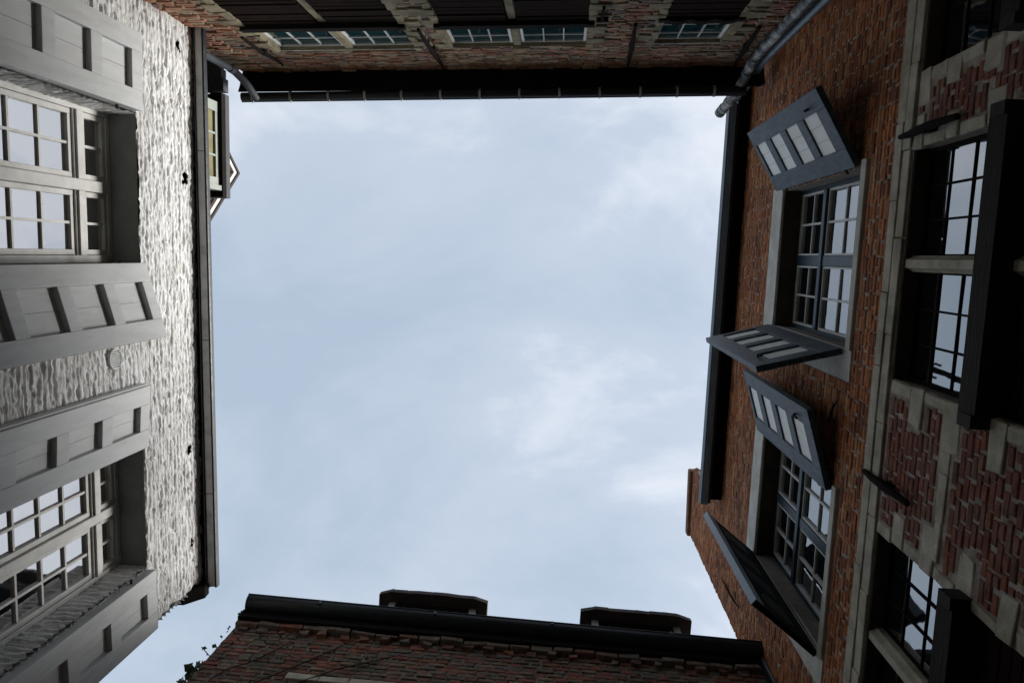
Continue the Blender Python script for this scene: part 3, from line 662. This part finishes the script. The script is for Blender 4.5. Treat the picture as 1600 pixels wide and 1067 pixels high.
# eave: dark soffit, blue box gutter
RE = 2.84
extrude(h, [(-.4, 9.045), (.165, 9.045), (.165, 9.09), (-.4, 9.09)], RS0, RE, 'soffit', 'black_wood')
gt = extrude(h, [(.168, 8.975), (.176, 8.965), (.236, 8.972), (.240, 9.10), (.168, 9.10)], RS0+.35, RE+.04, 'gutter', 'gutter_blue', (.0, .0), bevel=.004)
extrude(h, [(.241, 8.980), (.252, 8.990), (.256, 9.12), (.241, 9.12)], RS0+.35, RE+.045, 'gutter_lip', 'dark_blue', parent=gt)
extrude(h, [(.150, 8.955), (.1665, 8.955), (.1665, 9.04), (.150, 9.04)], RS0+.1, RE+.02, 'fascia', 'black_gutter')
mb = MB()
for a, b in (((.18, 9.10), (-3.2, 10.15)), ((-3.2, 10.15), (-6.4, 9.10))):
    mb.hexa([h.p(RS0, a[0], a[1]), h.p(RE, a[0], a[1]), h.p(RE, b[0], b[1]), h.p(RS0, b[0], b[1]), h.p(RS0, a[0], a[1]+.07), h.p(RE, a[0], a[1]+.07), h.p(RE, b[0], b[1]+.07), h.p(RS0, b[0], b[1]+.07)])
mb.hexa([h.p(RE, -.42, 9.2), h.p(RS1, -.42, 9.2), h.p(RS1, -3.2, 10.12), h.p(RE, -3.2, 10.12), h.p(RE, -.42, 9.27), h.p(RS1, -.42, 9.27), h.p(RS1, -3.2, 10.19), h.p(RE, -3.2, 10.19)])
mb.poly([h.p(RS0+.02, -.3, 9.05), h.p(RS0+.02, -3.2, 10.12), h.p(RS0+.02, -6.3, 9.05)]); mb.poly([h.p(RS1-.02, -.3, 9.05), h.p(RS1-.02, -3.2, 10.12), h.p(RS1-.02, -6.3, 9.05)])
h.add('roof', mb, 'tile')
mb = MB(); h.box(mb, RS0, RS1, -6.5, -6.3, -1.5, 9.06); h.box(mb, RS0, RS0+.2, -6.3, -.41, -1.5, 9.06); h.box(mb, RS1-.2, RS1, -6.3, -.41, -1.5, 9.06)
h.add('back_wall', mb, 'mortar')

# ================================================================== TOP: old house with cross windows
TH = House('old_house', 'old weathered brick house with stone mullioned windows under a dark deep eave', 'house', (0, -1.9), .2, 0)
h = TH
T1 = (-2.64, -1.36, 4.2, 7.38); T2 = (-1.02, .19, 4.2, 7.35); T3 = (.80, 1.38, 4.2, 7.31)
TS0, TS1 = -3.34, 1.98
th = [T1, T2, T3]
wall_core(h, 'wall', 'mortar_grey', TS0, TS1, -1.5, 8.18, th, depth=.4, reveal=.17, revmat='stone_yellow')
stones = []
def q2(se, sign, wmax, z_top):
    z = z_top; k = random.randrange(2)
    while z > 4.3:
        hh = random.uniform(.12, .2); wq = wmax*random.uniform(.8, 1.2) if k % 2 else wmax*.4
        stones.append((min(se, se+sign*wq), max(se, se+sign*wq), z-hh+.008, z)); z -= hh; k += 1
for q in th: q2(q[0], -1, .16, q[3]); q2(q[1], 1, .16, q[3])
skip = th+[(a-.004, b+.004, c-.004, d+.004) for a, b, c, d in stones]+[(.40, .50, 7.80, 7.86), (1.34, 1.44, 7.70, 7.76)]
lay_bricks(h, lambda s, z: 'brick_mixed', lambda s, z: True, TS0, TS1, 4.0, 8.17, skip, pitch=.058, jit=.005, proud=.016)
for a, b, c, d in stones: h.part('stone', 'stone_yellow', a, b, -.03, random.uniform(.012, .026), c, d, j=.008, bevel=.008)
for s_, z_ in ((.45, 7.83), (1.39, 7.73)): h.part('vent_hole', 'black_wood', s_-.045, s_+.045, -.02, .002, z_-.028, z_+.028)
kw = dict(depth=.045, hood_p=.05, rows=[6.88, 7.13], glass='glass_teal', stone='stone_yellow', hood_h=.07, barm='cream_frame', frame_m='board_white', hoodm='black_wood', hood_ext=.05)
stone_window(h, T1, [(-2.03, -1.945)], zhood=6.62, **kw); stone_window(h, T2, [(-.47, -.385)], zhood=6.62, **kw)
kw['wavy'] = .022; stone_window(h, T3, [], zhood=6.59, **kw)
anchor(h, -2.755, 6.75, 7.75, 0, .016, .05); anchor(h, -1.20, 6.60, 7.98, 0, .018, .05); anchor(h, .57, 6.54, 7.95, .05, .018, .05); anchor(h, 1.57, 6.66, 7.95, .08, .018, .05)
mb = MB(); h.box(mb, .285, .305, 0, .05, 6.15, 6.47); h.box(mb, .25, .345, .0, .05, 6.455, 6.485); h.add('wall_anchor', mb, 'iron')
# sloping boarded soffit
n_b = 3
for k in range(n_b):
    o0, o1 = .0+k*.233/n_b, (k+1)*.233/n_b
    mb = MB(); z0, z1 = 8.18-.14*k/n_b, 8.18-.14*(k+1)/n_b
    mb.hexa([h.p(TS0, o0+.003, z0), h.p(TS1-.05, o0+.003, z0), h.p(TS1-.05, o1-.003, z1), h.p(TS0, o1-.003, z1), h.p(TS0, o0+.003, z0+.03), h.p(TS1-.05, o0+.003, z0+.03), h.p(TS1-.05, o1-.003, z1+.03), h.p(TS0, o1-.003, z1+.03)])
    h.add('soffit_board', mb, 'black_wood')
mb = MB(); mb.quad(h.p(TS0, -.1, 8.22), h.p(TS1, -.1, 8.22), h.p(TS1, .2, 8.08), h.p(TS0, .2, 8.08)); h.add('soffit_lining', mb, 'black_wood')
def half_gutter(h, s0, s1, oc, zc, r, m, name='gutter', dz=(0, 0), n=14):
    mb = MB(); A, B = [], []
    for i in range(n+1):
        a = math.pi+math.pi*i/n
        for (lst, s, d) in ((A, s0, dz[0]), (B, s1, dz[1])): lst.append(h.p(s, oc+r*math.cos(a), zc+d+r*math.sin(a)))
    for i in range(n): mb.quad(A[i], B[i], B[i+1], A[i+1])
    mb.poly(A); mb.poly(B)
    g_ = h.add(name, mb, m); 
    mb = MB(); mb.tube([h.p(s0, oc+r, zc+dz[0]), h.p(s1, oc+r, zc+dz[1])], .009, 8); h.add('gutter_bead', mb, m, g_)
    return g_
gt = half_gutter(h, -3.33, 1.78, .272, 8.06, .045, 'black_gutter', dz=(.05, -.04))
for s_ in (-3.22, -2.82, -2.42, -2.04, -1.66, -1.26, -.86, -.46, -.06, .34, .74, 1.10, 1.46):
    zc = 8.06+.05-.09*(s_+3.33)/5.1; mb = MB(); 
    pts = [(.272+.051*math.cos(a), zc+.051*math.sin(a)) for a in np.linspace(math.pi, 2*math.pi, 11)]
    for i in range(10): mb.hexa([h.p(s_, *pts[i]), h.p(s_+.022, *pts[i]), h.p(s_+.022, *pts[i+1]), h.p(s_, *pts[i+1])]+[h.p(x_, .272+(p_[0]-.272)*.9, zc+(p_[1]-zc)*.9) for x_, p_ in ((s_, pts[i]), (s_+.022, pts[i]), (s_+.022, pts[i+1]), (s_, pts[i+1]))])
    h.box(mb, s_, s_+.022, .317, .331, zc-.035, zc+.01)
    h.add('gutter_bracket', mb, 'grey_zinc', gt)
mb = MB()
for a, b in (((.20, 8.12), (-3.0, 10.9)), ((-3.0, 10.9), (-6.2, 8.12))):
    mb.hexa([h.p(TS0, a[0], a[1]), h.p(TS1, a[0], a[1]), h.p(TS1, b[0], b[1]), h.p(TS0, b[0], b[1]), h.p(TS0, a[0], a[1]+.07), h.p(TS1, a[0], a[1]+.07), h.p(TS1, b[0], b[1]+.07), h.p(TS0, b[0], b[1]+.07)])
mb.poly([h.p(TS0+.02, -.1, 8.15), h.p(TS0+.02, -3, 10.85), h.p(TS0+.02, -6.1, 8.15)]); mb.poly([h.p(TS1-.02, -.1, 8.15), h.p(TS1-.02, -3, 10.85), h.p(TS1-.02, -6.1, 8.15)])
h.add('roof', mb, 'tile')
mb = MB(); h.box(mb, TS0, TS1, -6.3, -6.1, -1.5, 8.2); h.box(mb, TS0, TS0+.2, -6.1, -.41, -1.5, 8.2); h.box(mb, TS1-.2, TS1, -6.1, -.41, -1.5, 8.2); h.add('back_wall', mb, 'mortar_grey')

# ================================================================== BOTTOM: low house
BH = House('low_house', 'low dark brick house with toothed cornice, black half-round gutter and two roof dormers', 'house', (0, 3.6), 3.5, 0)
h = BH
BS0, BS1 = -3.02, 1.86
bh = [(-2.12, -1.30, 3.6, 5.93), (.1, .95, 3.6, 5.5)]
wall_core(h, 'wall', 'mortar_dark', BS0, BS1, -1.5, 6.93, bh, depth=.4, reveal=.2, revmat='mortar_dark')
skip = bh+[(-2.28, -1.14, 5.935, 6.03)]
lay_bricks(h, lambda s, z: 'brick_brown', lambda s, z: z < 6.84, BS0, BS1, 4.2, 6.84, skip, pitch=.06, lens=(.16, .1), jit=.004, proud=.012)
x = -2.27
while x < -1.15: e_ = min(-1.15, x+random.uniform(.25, .4)); h.part('stone', 'stone', x+.003, e_-.003, -.03, .03, 5.938, 6.028, j=.006, bevel=.006); x = e_
for q in bh:
    mb = MB(); h.box(mb, q[0], q[0]+.05, -.18, -.13, q[2], q[3]); h.box(mb, q[1]-.05, q[1], -.18, -.13, q[2], q[3]); h.box(mb, q[0]+.05, q[1]-.05, -.18, -.13, q[3]-.05, q[3]-.001)
    w_ = h.add('window', mb, 'dark_blue'); panes(h, w_, q[0]+.05, q[1]-.05, q[2], q[3]-.05, 2, [4.2, 4.8, 5.3], -.16)
s = BS0+.05
while s < BS1-.1:       # dentil course
    for z0, z1, o1 in ((6.655, 6.715, .055),):
        h.part('dentil', 'mortar_dark' if random.random() < .3 else 'brick_brown', s+random.uniform(-.012, .012), s+.085+random.uniform(-.015, .01), -.02, o1+random.uniform(-.03, .005), z0, z1, j=.012, bevel=.006)
    s += .19
x = BS0
while x < BS1-.02:      # corbelled courses above it
    e_ = min(BS1, x+random.uniform(.17, .24)); h.part('cornice_brick', random.choice(('brick_brown', 'brick_brown', 'mortar_dark')), x+.005, e_-.005, -.02, .065+random.uniform(-.02, .006), 6.725, 6.782, j=.010, bevel=.005); x = e_
extrude(h, [(-.1, 6.79), (.085, 6.79), (.085, 6.93), (-.1, 6.93)], BS0, BS1, 'cornice_board', 'black_wood')
gt = half_gutter(h, -3.00, 2.00, .115, 6.965, .092, 'black_gutter', dz=(.03, -.02))
for s_ in (-2.3, -1.2, -.1, 1.0): mb = MB(); h.box(mb, s_, s_+.02, .19, .212, 6.93, 6.98); h.add('gutter_bracket', mb, 'black_gutter', gt)
h.part('gutter_downpipe', 'black_gutter', 1.80, 1.90, .02, .12, 5.2, 6.88, bevel=.02)
mb = MB()
for a, b in (((.10, 6.98), (-2.6, 9.3)), ((-2.6, 9.3), (-5.4, 6.98))):
    mb.hexa([h.p(BS0, a[0], a[1]), h.p(BS1+.1, a[0], a[1]), h.p(BS1+.1, b[0], b[1]), h.p(BS0, b[0], b[1]), h.p(BS0, a[0], a[1]+.06), h.p(BS1+.1, a[0], a[1]+.06), h.p(BS1+.1, b[0], b[1]+.06), h.p(BS0, b[0], b[1]+.06)])
mb.poly([h.p(BS0+.02, 0, 6.9), h.p(BS0+.02, -2.6, 9.25), h.p(BS0+.02, -5.3, 6.9)]); mb.poly([h.p(BS1-.02, 0, 6.9), h.p(BS1-.02, -2.6, 9.25), h.p(BS1-.02, -5.3, 6.9)])
h.add('roof', mb, 'tile')
mb = MB(); h.box(mb, BS0, BS1, -5.5, -5.3, -1.5, 6.95); h.box(mb, BS0, BS0+.2, -5.3, -.41, -1.5, 6.95); h.box(mb, BS1-.2, BS1, -5.3, -.41, -1.5, 6.95); h.add('back_wall', mb, 'mortar_dark')
for a, b in ((-1.96, -.78), (.225, 1.40)):     # roof dormers
    mb = MB(); h.box(mb, a+.08, b-.08, -2.0, -.36, 7.25, 8.02); d_ = h.add('dormer', mb, 'slate')
    h.part('dormer_post', 'dull_green_frame', a+.12, a+.19, -.37, -.235, 7.3, 8.015, d_); h.part('dormer_post', 'dull_green_frame', b-.19, b-.12, -.37, -.235, 7.3, 8.015, d_)
    panes(h, d_, a+.20, b-.20, 7.3, 8.0, 3, [7.65], -.345)
    mb = MB(); n_ = 8
    for k in range(n_):     # eave of uneven tiles with clipped corners
        u0, u1 = a+(b-a)*k/n_, a+(b-a)*(k+1)/n_; e0 = -.115-(.04 if k == 0 else 0)+random.uniform(-.006, .006); e1 = -.115-(.04 if k == n_-1 else 0)+random.uniform(-.006, .006)
        mb.hexa([h.p(u0, -2.0, 8.02), h.p(u1, -2.0, 8.02), h.p(u1, e1, 8.02), h.p(u0, e0, 8.02), h.p(u0, -2.0, 8.14), h.p(u1, -2.0, 8.14), h.p(u1, e1-.01, 8.11), h.p(u0, e0-.01, 8.11)])
    h.add('dormer_roof', mb, 'tile', d_)
    h.part('dormer_eave', 'black_wood', a+.21, b-.21, -.29, -.24, 7.96, 8.018, d_)

# ================================================================== downpipes in the two corners
def pipe(name, label, pts, r, m, collars, group=None):
    base = Vector(pts[-1]); e_ = bpy.data.objects.new(name, None); C.objects.link(e_); e_.location = (pts[-1][0], pts[-1][1], pts[-1][2]+EYE)
    e_['label'] = label; e_['category'] = 'downpipe'
    L = [Vector(p)-base for p in pts]; sm = []
    for k in range(len(L)-1):
        for t_ in np.linspace(0, 1, 7)[:-1]: sm.append(L[k].lerp(L[k+1], t_))
    sm.append(L[-1])
    for _ in range(2): sm = [sm[0]]+[(sm[i-1]+sm[i]*2+sm[i+1])/4 for i in range(1, len(sm)-1)]+[sm[-1]]
    mb = MB(); mb.tube(sm, r, 16); link('pipe', mb.mesh('pipe'), MT[m], e_, smooth=False)
    for c_ in collars:
        i = min(int(c_*(len(sm)-1)), len(sm)-2); p_ = sm[i]; d = (sm[i+1]-sm[i]).normalized()
        mb = MB(); mb.tube([p_-d*.03, p_-d*.025, p_+d*.025, p_+d*.03], [r*1.02, r*1.16, r*1.16, r*1.02], 16); link('collar', mb.mesh('collar'), MT[m], e_)
    return e_
pipe('downpipe', 'flaking grey downpipe crossing the gutters in the corner beside the brick house', [(1.63, -1.50, 8.5), (1.72, -1.64, 8.1), (1.755, -1.80, 7.72), (1.755, -1.835, 7.4), (1.755, -1.835, 4.0), (1.755, -1.835, -1.45)], .046, 'old_zinc', [.02, .06, .10, .2, .35, .5])
pipe('downpipe', 'slim blue-grey downpipe in the corner, behind the flaking grey one', [(1.88, -1.72, 8.92), (1.91, -1.79, 8.4), (1.875, -1.84, 7.8), (1.875, -1.84, 4.0), (1.875, -1.84, -1.45)], .034, 'gutter_blue', [.03, .2, .45])
pipe('downpipe', 'pale curved lead pipe dropping from the gutter end beside the white house roof', [(-3.13, -1.60, 7.98), (-3.14, -1.70, 7.78), (-3.22, -1.81, 7.62), (-3.27, -1.83, 7.3), (-3.27, -1.83, 6.62)], .036, 'lead', [.5])

# ================================================================== ivy on the corner of the low house
iv = bpy.data.objects.new('ivy', None); C.objects.link(iv); iv['label'] = 'dark ivy creeping over the free corner and brickwork of the low house'; iv['category'] = 'ivy'
iv.location = (h.world(-3.0, .02, 0)[0], h.world(-3.0, .02, 0)[1], 0)
base = Vector(iv.location)
def W_(s, o, z): q = h.world(s, o, z); return Vector((q[0], q[1], z+EYE))-base
def leafs(cl, name, m, size, n):
    mb = MB()
    for (s, o, z, ds, do, dz) in cl:
        for _ in range(n):
            c = W_(s+random.gauss(0, ds), o+abs(random.gauss(0, do)), z+random.gauss(0, dz)); r_ = size*random.uniform(.6, 1.3)
            nrm = Vector((random.uniform(-1, 1), random.uniform(-1, .3), random.uniform(-.9, .2))).normalized(); u = nrm.orthogonal().normalized(); v = nrm.cross(u)
            a0 = random.uniform(0, 6.28); P = []
            for k, rad in enumerate((1, .55, .8, .5, .62, .5, .8, .55)):
                a = a0+k*math.pi/4; P.append(tuple(c+(u*math.cos(a)+v*math.sin(a))*r_*rad+nrm*r_*.12*(k % 2)))
            mb.poly(P, random.random())
    link(name, mb.mesh(name, False), MT[m], iv, kind='stuff')
cl = [(-3.05, -.05, 5.75+.06*k, .03, .05, .03) for k in range(0, 6)]+[(-3.06, -.05, 5.45, .05, .08, .08)]*2
leafs(cl, 'leaves', 'leaf', .045, 6)
leafs([(-3.03, .0, 6.1+.13*k, .015, .03, .04) for k in range(0, 6, 2)]+[(-3.02, .05, 6.84, .01, .04, .03)], 'leaves', 'leaf', .026, 3)
leafs([(-2.9+.22*k+random.uniform(-.1, .1), .02, random.uniform(6.2, 6.75), .12, .02, .09) for k in range(7)], 'leaves', 'leaf', .014, 14)
leafs([(-3.09, .02, 6.26, .008, .01, .008)], 'leaves', 'leaf_yellow', .026, 3)
mb = MB(); mb.tube([W_(-3.0, .01, 6.18), W_(-3.05, .02, 6.22), W_(-3.09, .02, 6.26)], .004, 6); link('stem', mb.mesh('stem'), MT['stem'], iv)
for k in range(3):
    mb = MB(); s0_ = -2.95+.25*k; pts = []
    for t_ in np.linspace(0, 1, 10): pts.append(W_(s0_+1.1*t_**1.4*(.5+.3*k)+.05*math.sin(9*t_+k)+random.uniform(-.02,.02), .03, 5.3+1.35*t_+.09*math.sin(7*t_+k*2)))
    mb.tube(pts, [.006]*8+[.004, .002], 6); link('stem', mb.mesh('stem'), MT['stem'], iv)
